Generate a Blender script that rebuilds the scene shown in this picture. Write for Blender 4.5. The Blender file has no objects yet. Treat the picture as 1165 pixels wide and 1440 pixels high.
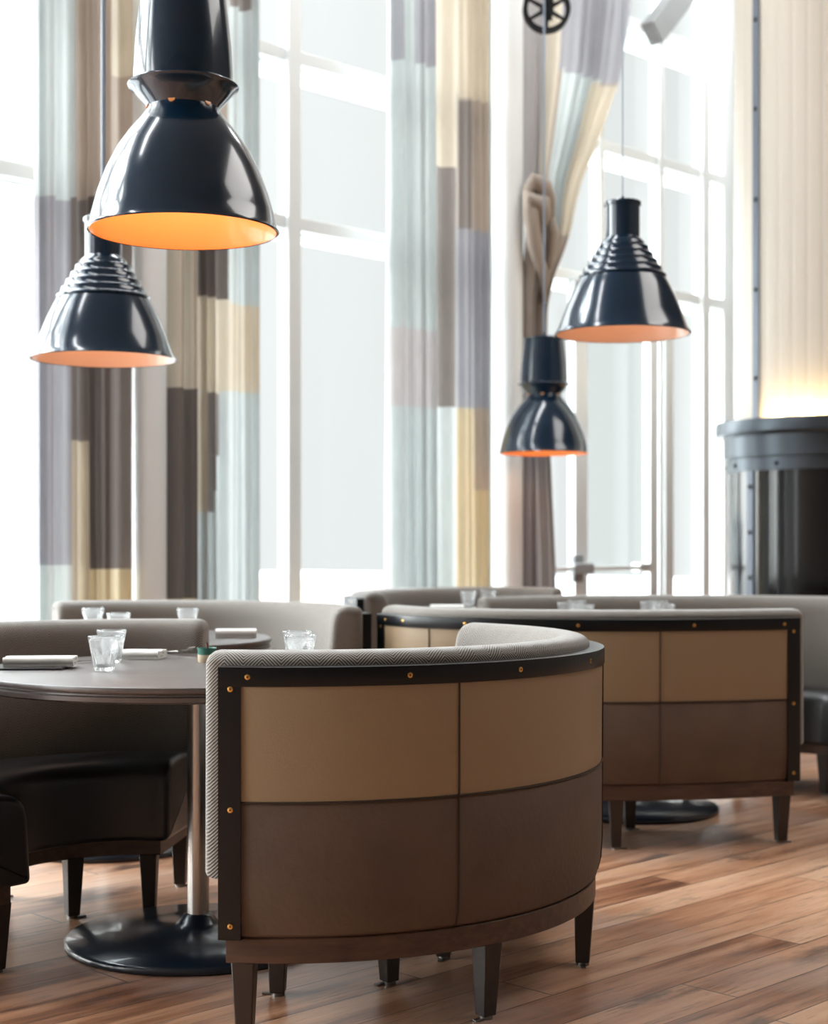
import bpy, math, random
from mathutils import Vector, Matrix
random.seed(7)
C = bpy.context.scene.collection
pi = math.pi
# ------------------------------------------------------------------ camera model
F, CX, YH, HC = 2200.0, 582.5, 767.0, 1.10
def at(px, py, z):                      # point at height z seen at a pixel of the photograph
    s = (py-YH)/(HC-z); return ((px-CX)/s, F/s, z)
W0 = 9.4                                # window wall: X = 1.008*Y - 9.4
U = Vector((1.008, 1.0, 0)).normalized(); NRM = Vector((U.y, -U.x, 0))
P0 = Vector((0, W0/1.008, 0))
def wp(t, o=0.0, z=0.0): return P0 + U*t + NRM*o + Vector((0, 0, z))
def wt(px, o=0.0):                      # distance along the wall for a pixel column
    k = (px-CX)/F
    d = (W0-1.42*o)/(1.008-k)
    return (Vector((k*d, d, 0))-P0).dot(U)
def wz(px, py, o=0.0):
    k = (px-CX)/F; d = (W0-1.42*o)/(1.008-k); return HC-(py-YH)*d/F

# ------------------------------------------------------------------ materials
def lin(c): return tuple(((x/255)/12.92 if x/255 <= .04045 else ((x/255+.055)/1.055)**2.4) for x in c)+(1,)
class NT:
    def __init__(s, name):
        s.m = bpy.data.materials.new(name); s.m.use_nodes = True
        s.t = s.m.node_tree; s.t.nodes.clear()
        s.out = s.n('ShaderNodeOutputMaterial')
    def n(s, typ, **kw):
        nd = s.t.nodes.new(typ)
        for k, v in kw.items():
            if k in nd.inputs: nd.inputs[k].default_value = v
            else: setattr(nd, k, v)
        return nd
    def l(s, a, b): s.t.links.new(a, b)
    def math(s, op, a, b=None, c=None):
        nd = s.n('ShaderNodeMath', operation=op)
        for i, v in enumerate((a, b, c)):
            if v is None: continue
            if hasattr(v, 'links'): s.l(v, nd.inputs[i])
            else: nd.inputs[i].default_value = v
        return nd.outputs[0]
    def mix(s, fac, a, b):
        nd = s.n('ShaderNodeMix', data_type='RGBA')
        if hasattr(fac, 'links'): s.l(fac, nd.inputs[0])
        else: nd.inputs[0].default_value = fac
        for i, v in ((6, a), (7, b)):
            if hasattr(v, 'links'): s.l(v, nd.inputs[i])
            else: nd.inputs[i].default_value = v
        return nd.outputs[2]
    def bsdf(s, **kw):
        b = s.n('ShaderNodeBsdfPrincipled')
        for k, v in kw.items(): b.inputs[k].default_value = v
        s.l(b.outputs[0], s.out.inputs[0]); return b
    def bump(s, h, strength, dist=.01):
        b = s.n('ShaderNodeBump', Strength=strength, Distance=dist); s.l(h, b.inputs['Height']); return b.outputs[0]
    def noise(s, scale, detail=4, vec=None, rough=.5):
        nd = s.n('ShaderNodeTexNoise', Scale=scale, Detail=detail, Roughness=rough)
        if vec: s.l(vec, nd.inputs['Vector'])
        return nd.outputs['Fac']
    def co(s, which='Object'): return s.n('ShaderNodeTexCoord').outputs[which]
    def mapping(s, v, scale=(1, 1, 1), rot=(0, 0, 0)):
        nd = s.n('ShaderNodeMapping'); nd.inputs['Scale'].default_value = scale; nd.inputs['Rotation'].default_value = rot
        s.l(v, nd.inputs['Vector']); return nd.outputs[0]
    def ramp(s, fac, stops):
        nd = s.n('ShaderNodeValToRGB'); e = nd.color_ramp.elements
        while len(e) < len(stops): e.new(.5)
        for i, (p, c) in enumerate(stops): e[i].position = p; e[i].color = c
        s.l(fac, nd.inputs[0]); return nd.outputs[0]

def plain(name, c, rough=.5, metal=0.0, coat=0.0, spec=.5, bump=0, bscale=60, var=0.0):
    t = NT(name); col = lin(c)
    b = t.bsdf(**{'Base Color': col, 'Roughness': rough, 'Metallic': metal, 'Coat Weight': coat, 'Specular IOR Level': spec, 'Coat Roughness': .06})
    v = t.co()
    if var:
        f = t.noise(6, 5, v)
        t.l(t.mix(f, tuple(x*(1-var) for x in col[:3])+(1,), tuple(min(1, x*(1+var)) for x in col[:3])+(1,)), b.inputs['Base Color'])
    if bump: t.l(t.bump(t.noise(bscale, 6, v), bump), b.inputs['Normal'])
    return t.m

def wood(name, c1, c2, rough=.3, scale=1.0, coat=.0):
    t = NT(name); b = t.bsdf(Roughness=rough); b.inputs['Coat Weight'].default_value = coat; b.inputs['Coat Roughness'].default_value = .38
    v = t.mapping(t.co(), (3*scale, 40*scale, 40*scale))
    n = t.noise(1, 8, v, .65)
    t.l(t.ramp(n, [(.3, lin(c1)), (.7, lin(c2))]), b.inputs['Base Color'])
    t.l(t.bump(n, .15), b.inputs['Normal']); return t.m

def cloth(name, c, trans=.5):
    t = NT(name); col = lin(c)
    v = t.co('UV')
    n = t.noise(1, 6, t.mapping(v, (70, 6, 1)), .6)
    cc = t.mix(n, tuple(x*.86 for x in col[:3])+(1,), tuple(min(1, x*1.1) for x in col[:3])+(1,)); trans *= .5
    d = t.n('ShaderNodeBsdfDiffuse'); tr = t.n('ShaderNodeBsdfTranslucent'); mx = t.n('ShaderNodeMixShader', Fac=trans)
    t.l(cc, d.inputs[0]); t.l(cc, tr.inputs[0]); t.l(d.outputs[0], mx.inputs[1]); t.l(tr.outputs[0], mx.inputs[2])
    t.l(mx.outputs[0], t.out.inputs[0]); return t.m

def herringbone():
    t = NT('herringbone_fabric'); b = t.bsdf(Roughness=.75); b.inputs['Sheen Weight'].default_value = .5; b.inputs['Sheen Roughness'].default_value = .45
    s = t.n('ShaderNodeSeparateXYZ'); t.l(t.co('UV'), s.inputs[0])
    tri = t.math('PINGPONG', s.outputs[0], .044)
    f = t.math('FRACT', t.math('DIVIDE', t.math('ADD', s.outputs[1], tri), .0082))
    st = t.math('SMOOTH_MIN', 1.0, t.math('MULTIPLY', t.math('ABSOLUTE', t.math('SUBTRACT', f, .5)), 2.2), .1)
    t.l(t.ramp(st, [(.42, lin((27, 24, 21))), (.60, lin((138, 131, 122)))]), b.inputs['Base Color'])
    t.l(t.bump(st, .3, .002), b.inputs['Normal']); return t.m

def floor_mat():
    t = NT('reclaimed_plank_floor'); b = t.bsdf()
    v = t.co(); r = t.mapping(v, (1, 1, 1), (0, 0, -math.atan2(U.y, U.x)))
    s = t.n('ShaderNodeSeparateXYZ'); t.l(r, s.inputs[0])
    x, y = s.outputs[0], s.outputs[1]
    row = t.math('DIVIDE', y, .165); rid = t.math('FLOOR', row)
    wn = t.n('ShaderNodeTexWhiteNoise', noise_dimensions='1D'); t.l(rid, wn.inputs['W'])
    xs = t.math('ADD', t.math('DIVIDE', x, 2.3), t.math('MULTIPLY', wn.outputs['Value'], 7.0)); cid = t.math('FLOOR', xs)
    cmb = t.n('ShaderNodeCombineXYZ'); t.l(rid, cmb.inputs[0]); t.l(cid, cmb.inputs[1])
    w2 = t.n('ShaderNodeTexWhiteNoise', noise_dimensions='2D'); t.l(cmb.outputs[0], w2.inputs['Vector'])
    pid = w2.outputs['Value']
    gc = t.n('ShaderNodeCombineXYZ')
    t.l(t.math('MULTIPLY', x, 1.3), gc.inputs[0]); t.l(t.math('MULTIPLY', y, 15.0), gc.inputs[1]); t.l(t.math('MULTIPLY', pid, 40.0), gc.inputs[2])
    g = t.noise(1.0, 9, gc.outputs[0], .62)
    gc2 = t.n('ShaderNodeCombineXYZ')
    t.l(t.math('MULTIPLY', x, 2.0), gc2.inputs[0]); t.l(t.math('MULTIPLY', y, 5.0), gc2.inputs[1]); t.l(t.math('MULTIPLY', pid, 31.0), gc2.inputs[2])
    k = t.noise(1.0, 5, gc2.outputs[0], .6)
    base = t.ramp(t.math('ADD', t.math('MULTIPLY_ADD', g, 1.15, -.19), t.math('MULTIPLY', pid, .30)),
                  [(.24, lin((96, 60, 42))), (.38, lin((152, 102, 72))), (.55, lin((190, 140, 106))), (.78, lin((214, 172, 140)))])
    knots = t.ramp(k, [(.31, (1, 1, 1, 1)), (.40, (0, 0, 0, 1))])
    gc3 = t.n('ShaderNodeCombineXYZ')
    t.l(t.math('MULTIPLY', x, 5.0), gc3.inputs[0]); t.l(t.math('MULTIPLY', y, 90.0), gc3.inputs[1]); t.l(t.math('MULTIPLY', pid, 23.0), gc3.inputs[2])
    fine = t.noise(1.0, 4, gc3.outputs[0], .7)
    cracks = t.ramp(fine, [(.35, (1, 1, 1, 1)), (.43, (0, 0, 0, 1))])
    col = t.mix(t.math('MULTIPLY', knots, .75), base, lin((62, 46, 40)))
    col = t.mix(t.math('MULTIPLY', cracks, .6), col, lin((52, 34, 26)))
    grey = t.noise(1.3, 4, r, .6)
    col = t.mix(t.math('MULTIPLY', t.ramp(grey, [(.5, (0, 0, 0, 1)), (.68, (1, 1, 1, 1))]), .5), col, lin((190, 172, 162)))
    fr = t.math('FRACT', row); e1 = t.math('LESS_THAN', fr, .024); fx = t.math('LESS_THAN', t.math('FRACT', xs), .0022)
    gap = t.math('MAXIMUM', e1, fx)
    col = t.mix(t.math('MULTIPLY', gap, .85), col, lin((34, 22, 16)))
    t.l(col, b.inputs['Base Color']); b.inputs['Coat Weight'].default_value = .6; b.inputs['Coat Roughness'].default_value = .3
    t.l(t.math('ADD', t.math('MULTIPLY', g, .22), .26), b.inputs['Roughness'])
    h = t.math('SUBTRACT', t.math('ADD', t.math('MULTIPLY', fine, .5), t.math('MULTIPLY', k, .9)), t.math('MULTIPLY', gap, 1.2))
    t.l(t.bump(h, .22, .012), b.inputs['Normal']); return t.m

def pane_mat():
    t = NT('window_glass'); a = t.n('ShaderNodeBsdfTransparent'); g = t.n('ShaderNodeBsdfGlossy', Roughness=.02); mx = t.n('ShaderNodeMixShader')
    a.inputs[0].default_value = (.97, .985, .98, 1)
    lw = t.n('ShaderNodeLayerWeight', Blend=.12); t.l(t.math('MULTIPLY', lw.outputs['Fresnel'], .6), mx.inputs[0])
    t.l(a.outputs[0], mx.inputs[1]); t.l(g.outputs[0], mx.inputs[2]); t.l(mx.outputs[0], t.out.inputs[0]); return t.m

def brightened_glass():
    t = NT('brightened_tumbler_glass'); b = t.n('ShaderNodeBsdfPrincipled', **{'Base Color': (1, 1, 1, 1), 'Roughness': .0, 'Transmission Weight': 1.0, 'IOR': 1.42})
    tl = t.n('ShaderNodeBsdfTranslucent'); tl.inputs[0].default_value = (.9, .94, .95, 1); tp = t.n('ShaderNodeBsdfTransparent'); m1 = t.n('ShaderNodeMixShader', Fac=.45); m2 = t.n('ShaderNodeMixShader', Fac=.17)  # white translucency mixed in to brighten the glass and imitate haze
    t.l(tl.outputs[0], m1.inputs[1]); t.l(tp.outputs[0], m1.inputs[2]); t.l(b.outputs[0], m2.inputs[1]); t.l(m1.outputs[0], m2.inputs[2]); t.l(m2.outputs[0], t.out.inputs[0]); return t.m
def emis(name, c, s):
    t = NT(name); e = t.n('ShaderNodeEmission', Strength=s); e.inputs[0].default_value = lin(c); t.l(e.outputs[0], t.out.inputs[0]); return t.m

M = dict(
    floor=floor_mat(), pane=pane_mat(), glass=brightened_glass(), pad=herringbone(),
    white=plain('white_paint', (226, 229, 229), .45), plaster=plain('pale_plaster', (226, 224, 219), .7, bump=.05, bscale=30),
    ceiling=plain('ceiling_paint', (135, 133, 130), .8),
    wallr=plain('taupe_wall_paint', (112, 104, 96), .8),
    tan=plain('tan_leather', (136, 117, 92), .48, bump=.08, bscale=220, var=.06),
    brown=plain('brown_suede', (84, 65, 52), .7, bump=.15, bscale=70, var=.4),
    thread=plain('dark_thread', (48, 36, 28), .8),
    band=plain('black_leather_band', (8, 11, 15), .3, spec=.3, bump=.05, bscale=150),
    black=plain('black_seat_leather', (24, 22, 22), .36, bump=.06, bscale=160),
    rail=wood('walnut_rail', (46, 30, 22), (84, 58, 43), .45, 1.0),
    legw=plain('dark_leg_wood', (38, 27, 22), .42, var=.2),
    brass=plain('brass_screw', (205, 160, 90), .3, 1.0), steel=plain('brushed_steel', (176, 172, 168), .28, 1.0),
    top=wood('dark_table_wood', (48, 42, 42), (76, 67, 64), .45, .8, 1.0),
    disc=plain('black_enamel_base', (12, 25, 38), .3, coat=.4), glide=plain('steel_glide', (120, 118, 116), .35, 1.0),
    enamel=plain('petrol_blue_enamel', (7, 34, 54), .18, coat=.5, spec=.5),
    lining=plain('orange_enamel_lining', (240, 165, 100), .28, coat=.3), lining2=plain('peach_enamel_lining', (238, 198, 174), .3, coat=.3),
    bulb=emis('warm_bulb', (255, 190, 110), 2), cordm=plain('blue_grey_cord', (140, 155, 172), .4),
    napkin=plain('white_linen', (228, 228, 224), .85, bump=.1, bscale=180),
    iron=plain('black_cast_iron', (9, 9, 10), .55, spec=.25), teal=plain('teal_glaze', (62, 118, 106), .3), cream=plain('cream_stoneware', (205, 186, 160), .6),
    twig=plain('twig_brown', (96, 54, 38), .7), slate=plain('dark_slate', (40, 40, 42), .4),
    drum=plain('black_lacquered_steel', (7, 7, 8), .14, coat=.25, spec=.35), drumring=plain('dark_oiled_steel', (72, 78, 84), .34, .8),
    strap=plain('blue_grey_steel_strap', (104, 112, 124), .5, .3), rivet=plain('dark_rivet', (24, 26, 30), .4, .6),
    boards=plain('cream_boards', (206, 198, 186), .6), brace=plain('grey_painted_brace', (152, 156, 158), .6),
    snow=plain('pale_paving', (226, 226, 224), .9), house=plain('pale_render', (224, 226, 228), .9), hglass=plain('grey_window', (176, 188, 196), .3), brick=plain('pale_pink_brick', (222, 200, 190), .9),
    uplight=emis('warm_uplight', (255, 200, 110), 14),
    mint=cloth('mint_voile', (184, 189, 188), .55), lilac=cloth('lilac_grey_linen', (158, 157, 161), .45), cream_c=cloth('cream_linen', (194, 184, 168), .5),
    yellow=cloth('straw_linen', (190, 176, 150), .5), taupe=cloth('taupe_linen', (136, 129, 125), .42), dark=cloth('dark_taupe_linen', (112, 104, 100), .4),
    beige=cloth('beige_linen', (172, 160, 149), .45), rose=cloth('rose_white_voile', (186, 182, 181), .5),
)

# ------------------------------------------------------------------ mesh helpers
class MB:
    def __init__(s): s.v = []; s.f = []; s.uv = []; s.mi = []
    def face(s, idx, uv=None, mi=0): s.f.append(tuple(idx)); s.uv.append(uv); s.mi.append(mi)
    def box(s, c, size, rot=0.0, ax=None):
        c = Vector(c); h = Vector(size)/2; X, Y, Z = ax or (Vector((math.cos(rot), math.sin(rot), 0)), Vector((-math.sin(rot), math.cos(rot), 0)), Vector((0, 0, 1)))
        b = len(s.v)
        for k in (-1, 1):
            for j in (-1, 1):
                for i in (-1, 1): s.v.append(c+X*h.x*i+Y*h.y*j+Z*h.z*k)
        for q in ((0, 2, 3, 1), (4, 5, 7, 6), (0, 1, 5, 4), (2, 6, 7, 3), (0, 4, 6, 2), (1, 3, 7, 5)): s.face([b+i for i in q])
        return s
    def taper(s, c, b0, b1, z0, z1, rot=0.0, shift=(0, 0)):      # tapered square leg
        X = Vector((math.cos(rot), math.sin(rot), 0)); Y = Vector((-X.y, X.x, 0)); b = len(s.v); c = Vector((c[0], c[1], 0))
        for z, w, sh in ((z0, b0, Vector((shift[0], shift[1], 0))), (z1, b1, Vector((0, 0, 0)))):
            for i, j in ((-1, -1), (1, -1), (1, 1), (-1, 1)): s.v.append(c+sh+X*w/2*i+Y*w/2*j+Vector((0, 0, z)))
        for q in ((3, 2, 1, 0), (4, 5, 6, 7), (0, 1, 5, 4), (1, 2, 6, 5), (2, 3, 7, 6), (3, 0, 4, 7)): s.face([b+i for i in q])
        return s
    def tube(s, pts, r, n=10, caps=True):
        pts = [Vector(p) for p in pts]; b = len(s.v); rs = r if isinstance(r, (list, tuple)) else [r]*len(pts)
        for i, p in enumerate(pts):
            d = (pts[min(i+1, len(pts)-1)]-pts[max(i-1, 0)]).normalized()
            a = d.orthogonal().normalized() if i == 0 else (a-d*a.dot(d)).normalized()
            c = d.cross(a)
            for k in range(n): s.v.append(p+(a*math.cos(2*pi*k/n)+c*math.sin(2*pi*k/n))*rs[i])
        for i in range(len(pts)-1):
            for k in range(n):
                k2 = (k+1) % n; s.face((b+i*n+k, b+i*n+k2, b+(i+1)*n+k2, b+(i+1)*n+k))
        if caps:
            s.face([b+k for k in range(n)][::-1]); s.face([b+(len(pts)-1)*n+k for k in range(n)])
        return s
    def lathe(s, prof, n=48, loc=(0, 0, 0), closed=False, rmod=None, a0=0.0, a1=2*pi):
        loc = Vector(loc); b = len(s.v); m = len(prof); full = abs(a1-a0-2*pi) < 1e-6; nn = n if full else n+1
        for k in range(nn):
            a = a0+(a1-a0)*k/n
            for (r, z) in prof:
                rr = r*(rmod(a, z) if rmod else 1); s.v.append(loc+Vector((rr*math.cos(a), rr*math.sin(a), z)))
        for k in range(n):
            k2 = (k+1) % nn
            for i in range(m if closed else m-1):
                j = (i+1) % m; q = [b+k*m+i, b+k2*m+i, b+k2*m+j, b+k*m+j]
                s.face(q)
        return s
    def build(s, name, mat, parent=None, smooth=True, bevel=0, ang=35, bseg=2):
        me = bpy.data.meshes.new(name)
        if parent is not None:
            off = Vector(parent_world(parent)); vs = [v-off for v in s.v]
        else: vs = s.v
        me.from_pydata([tuple(v) for v in vs], [], s.f)
        for mt in (mat if isinstance(mat, list) else [mat]): me.materials.append(mt)
        if any(u is not None for u in s.uv) or any(s.mi):
            uvl = me.uv_layers.new(name='UVMap'); li = 0
            for p, u, mi in zip(me.polygons, s.uv, s.mi):
                p.material_index = mi
                if u:
                    for k, q in enumerate(u): uvl.data[p.loop_start+k].uv = q
        import bmesh
        bm = bmesh.new(); bm.from_mesh(me); bmesh.ops.remove_doubles(bm, verts=bm.verts, dist=1e-5); bmesh.ops.recalc_face_normals(bm, faces=bm.faces); bm.to_mesh(me); bm.free()
        o = bpy.data.objects.new(name, me); C.objects.link(o); o.parent = parent
        if bevel:
            md = o.modifiers.new('bevel', 'BEVEL'); md.width = bevel; md.segments = bseg; md.limit_method = 'ANGLE'; md.angle_limit = math.radians(40)
        if smooth:
            for p in me.polygons: p.use_smooth = True
            try: me.set_sharp_from_angle(angle=math.radians(ang))
            except Exception: pass
        return o
def parent_world(p):
    v = Vector((0, 0, 0))
    while p is not None: v += p.location; p = p.parent
    return v
def tag(o, label, cat, group=None):
    o['label'] = label; o['category'] = cat
    if group: o['group'] = group
    return o
def thing(name, loc, label, cat, group=None):
    o = bpy.data.objects.new(name, None); o.empty_display_size = .05; C.objects.link(o); o.location = loc
    return tag(o, label, cat, group)
def structure(o, label=None):
    o['kind'] = 'structure'
    if label: o['label'] = label
    return o
def copy_tree(o, parent=None):
    c = o.copy(); C.objects.link(c); c.parent = parent
    for ch in list(o.children): copy_tree(ch, c)
    return c

# ------------------------------------------------------------------ setting
fl = MB(); fl.box((-3, 5, -.03), (24, 24, .06))
# the floor stops at the window wall
t0, t1 = -20.3, 9.9
fl = MB(); a, b_ = wp(t0, 0), wp(t1, 0)
base = [Vector((a.x, -5, 0)), Vector((7, -5, 0)), Vector((7, b_.y, 0)), Vector((b_.x, b_.y, 0))]
for z in (0, -.08):
    for p in base: fl.v.append(p+Vector((0, 0, z)))
fl.face((0, 1, 2, 3)); fl.face((7, 6, 5, 4))
for i in range(4): fl.face((i, i+4, (i+1) % 4+4, (i+1) % 4))
structure(fl.build('floor', M['floor'], smooth=False), 'reclaimed wide plank wooden floor')
ce = MB()
for z in (6.2, 6.3):
    for p in base: ce.v.append(p+Vector((0, 0, z)))
ce.face((3, 2, 1, 0)); ce.face((4, 5, 6, 7))
for i in range(4): ce.face((i, i+4, (i+1) % 4+4, (i+1) % 4))
structure(ce.build('ceiling', M['ceiling'], smooth=False), 'high pale ceiling')
wr = MB(); wr.box((7.06, 6, 3.1), (.12, 22, 6.4)); structure(wr.build('wall_right', M['wallr'], smooth=False), 'plain taupe side wall')

wb = MB(); wb.box((-3.7, -5.06, 3.1), (21.6, .12, 6.4)); structure(wb.build('wall_back', M['wallr'], smooth=False), 'plain taupe back wall')
AX = (U, NRM, Vector((0, 0, 1)))
def wbox(mb, ta, tb, oa, ob, za, zb):
    mb.box(wp((ta+tb)/2, (oa+ob)/2, (za+zb)/2), (tb-ta, ob-oa, zb-za), ax=AX); return mb
TR = wt(1047, .1)                         # pier at the right end of the glazing
w = MB(); wbox(w, t0, TR, -.16, 0, -.05, .28); wbox(w, t0, t1, -.16, 0, 5.65, 6.3); wbox(w, TR, t1, -.16, 0, -.05, 5.7)
structure(w.build('wall_left', M['white'], smooth=False), 'white wall of tall windows')

# round white pillars in front of the wall piers
PIL = [wt(206, .16), wt(713.5, .16), TR+.05]
dl = PIL[1]-PIL[0]
piers = [PIL[0]-3*dl, PIL[0]-2*dl, PIL[0]-dl]+PIL
for i, t in enumerate(piers):
    p = MB(); p.lathe([(.1, 0), (.1, 5.65)], 32, wp(t, .16)); p.lathe([(.115, 0), (.115, .12), (.1, .13)], 32, wp(t, .16))
    wbox(p, t-.14, t+.14, -.14, .02, .28, 5.65)
    structure(p.build('trim_%d' % (i+1), M['white']), 'round white pillar on the window wall')

BARS = [2.88, 3.80, 4.70]
def window(idx, ta, tb, mull, door=False):
    o = bpy.data.objects.new('window_%d' % idx, None); C.objects.link(o); o.location = wp((ta+tb)/2, 0, .28); structure(o, 'tall white framed window of clear panes')
    f = MB(); wbox(f, ta, ta+.06, -.1, .02, .28, 5.65); wbox(f, tb-.06, tb, -.1, .02, .28, 5.65); wbox(f, ta, tb, -.1, .03, .28, .40); wbox(f, ta, tb, -.1, .02, 5.58, 5.65)
    f.build('window_frame', M['white'], o, False, .006)
    for (m, wd, za) in mull:
        b = MB(); wbox(b, m-wd/2, m+wd/2, -.03, .06, za, 5.6); b.build('mullion', M['white'], o, False, .008)
    for z in BARS:
        b = MB(); wbox(b, ta+.05, tb-.05, -.06, .03, z-.037, z+.037); wbox(b, ta+.05, tb-.05, -.075, -.055, z-.05, z+.05); b.build('transom_bar', M['white'], o, False, .006)
        b = MB(); wbox(b, ta+.0, tb-.0, -.32, -.25, z-.03, z+.03); b.build('outer_rail', M['white'], o, False, .004)
    g = MB(); wbox(g, ta+.03, tb-.03, -.052, -.046, .3, 5.62); g.build('glass_pane', M['pane'], o, False)
    return o
for i in range(len(piers)-1):
    ta, tb = piers[i]+.14, piers[i+1]-.14
    if i == 4: continue
    m = [(wt(405.5, 0), .095, .3)] if i == 3 else [(ta+(tb-ta)*.5, .095, .3)]
    if i < 3: m = [(ta+(tb-ta)*.34, .08, .3), (ta+(tb-ta)*.67, .08, .3)]
    window(i+1, ta, tb, m)
ta, tb = piers[4]+.14, piers[5]-.14
window(5, ta, tb, [(wt(985, 0), .095, .3), (wt(838, 0), .05, 2.9), (wt(922, 0), .06, .3)])
# glazed door inside the last window
dl_, dr_ = wt(799, .05), wt(916, .05)
d = bpy.data.objects.new('door_1', None); C.objects.link(d); d.location = wp((dl_+dr_)/2, .08, 0); structure(d, 'white glazed door with a push bar')
f = MB(); wbox(f, dl_, dl_+.13, .05, .11, .04, 2.84); wbox(f, dr_-.09, dr_, .05, .11, .04, 2.84); wbox(f, dl_, dr_, .05, .11, 2.72, 2.84); wbox(f, dl_, dr_, .05, .11, .04, .30)
f.build('door_frame', M['white'], d, False, .008)
g = MB(); wbox(g, dl_+.12, dr_-.08, .075, .081, .28, 2.74); g.build('glass_pane', M['pane'], d, False)
h = MB(); zb = wz(860, 799, .18); wbox(h, wt(776, .18), wt(914, .18), .165, .19, zb-.014, zb+.014); wbox(h, wt(900, .18), wt(915, .18), .11, .19, zb-.03, zb+.03)
h.build('push_bar', M['white'], d, True, .006)
h = MB(); tm = wt(815, .15); wbox(h, tm-.05, tm+.05, .11, .15, zb-.09, zb+.09); wbox(h, tm-.10, tm+.10, .14, .2, zb-.035, zb+.035); h.build('latch_box', M['brace'], d, True, .01)
f = MB(); tq = wt(931, .02); wbox(f, tq-.05, tq+.05, -.08, .09, .28, 2.9); structure(f.build('trim_7', M['white'], smooth=False, bevel=.008), 'white post beside the glazed door')
# sloping painted brace at the head of the last window
b = MB(); p0, p1 = Vector(wp(wt(926, .5), .5, wz(926, 36, .5))), Vector(wp(wt(1010, .5), .5, wz(1000, -78, .5)))
dirv = (p1-p0).normalized(); sd = NRM; up = dirv.cross(sd); b.box((p0+p1)/2+dirv*.4, ((p1-p0).length+1.0, .10, .16), ax=(dirv, sd, up))
tag(b.build('diagonal_brace', M['brace'], smooth=False, bevel=.006), 'grey sloping roof brace crossing the window above the glazed door', 'beam')

# outdoors
g = MB(); c0 = wp(-3, -20); g.box((c0.x, c0.y, -.16), (90, 60, .08), ax=AX); structure(g.build('ground', M['snow'], smooth=False), 'pale bright paving outside')
h = thing('house', (-5.4, 17.0, -.12), 'pale house with a grey window standing outside beyond the leftmost window', 'building')
b = MB(); b.box((-5.5, 18.5, .55), (4.2, 3, 1.5)); b.build('wall', M['house'], h, False)
b = MB(); b.box((-5.5, 18.5, 1.36), (4.5, 3.3, .12)); b.build('roof', M['hglass'], h, False)
b = MB(); b.box((-4.3, 16.99, .62), (.75, .05, .8)); b.build('window', M['hglass'], h, False)
b = MB(); b.box((-.9, 17.8, .27), (2.0, .25, .8)); b.box((-.9, 17.8, .70), (2.1, .32, .06)); tag(b.build('garden_wall', M['brick'], smooth=False), 'low pale pink brick wall outside beyond the middle window', 'wall')

# ------------------------------------------------------------------ curtains
def curtain(name, edges, ztop, zbot, o0, nf, amp, patches, default, label, phase=0.0, nu=150, nz=120, ofun=None):
    keys = []
    def key(m):
        if m not in keys: keys.append(m)
        return keys.index(m)
    key(default)
    us = sorted(set([i/nu for i in range(nu+1)]+[x for p in patches for x in p[:2] if 0 < x < 1]))
    zs = sorted(set([zbot+(ztop-zbot)*i/nz for i in range(nz+1)]+[x for p in patches for x in p[2:4] if zbot < x < ztop]))
    mb = MB(); n = len(us)
    for z in zs:
        tl, tr = edges(z)
        for u in us:
            uu = u+.045*math.sin(2*pi*u*1.7+phase+z*.12)
            w1 = math.sin(2*pi*nf*uu+phase); w2 = math.sin(2*pi*nf*2.3*uu+1.3*phase+.25*z)
            o = o0+amp*(w1*(.8+.2*math.sin(z*.6+u*5))+.28*w2)
            if ofun: o += ofun(u, z)
            t = tl+(tr-tl)*u+(tr-tl)/nf*.10*math.cos(2*pi*nf*uu+phase)*math.sin(pi*u)
            mb.v.append(wp(t, o, z))
    for j in range(len(zs)-1):
        zc = (zs[j]+zs[j+1])/2
        for i in range(n-1):
            uc = (us[i]+us[i+1])/2; mt = default
            for p in patches:
                z0, z1 = p[2], p[3]
                if p[0] <= uc <= p[1] and z0 <= zc <= z1: mt = p[4]
            q = (j*n+i, j*n+i+1, (j+1)*n+i+1, (j+1)*n+i)
            mb.face(q, [(us[i], zs[j]), (us[i+1], zs[j]), (us[i+1], zs[j+1]), (us[i], zs[j+1])], key(mt))
    o = mb.build(name, [M[k] for k in keys], None, True, ang=180)
    tag(o, label, 'curtain', 'patchwork curtains')
    return o
def straight(pl, pr, o0):
    tl, tr = wt(pl, o0), wt(pr, o0)
    def P(lst):
        out = []
        for (a, b, y0, y1, m) in lst:
            pm = (a+b)/2
            out.append(((wt(a, o0)-tl)/(tr-tl), (wt(b, o0)-tl)/(tr-tl), wz(pm, y1, o0), wz(pm, y0, o0), m))
        return out
    return (lambda z: (tl, tr)), P
e, P = straight(49, 190, .22)
curtain('curtain', e, 5.72, .03, .22, 7, .045, P([
    (40, 100, -900, 277, 'mint'), (40, 97, 277, 795, 'lilac'), (40, 97, 795, 1300, 'mint'), (100, 150, -900, 280, 'beige'), (150, 200, -900, 108, 'cream_c'), (150, 200, 108, 420, 'beige'),
    (97, 118, 280, 620, 'taupe'), (97, 118, 620, 1300, 'cream_c'), (118, 186, 280, 800, 'dark'), (150, 200, 280, 480, 'taupe'), (118, 200, 800, 1300, 'yellow'), (170, 200, 420, 800, 'taupe')]),
    'beige', 'patchwork curtain in mint, lilac and dark taupe hanging left of the leftmost pillar', .4)
e, P = straight(228, 361, .22)
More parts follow.
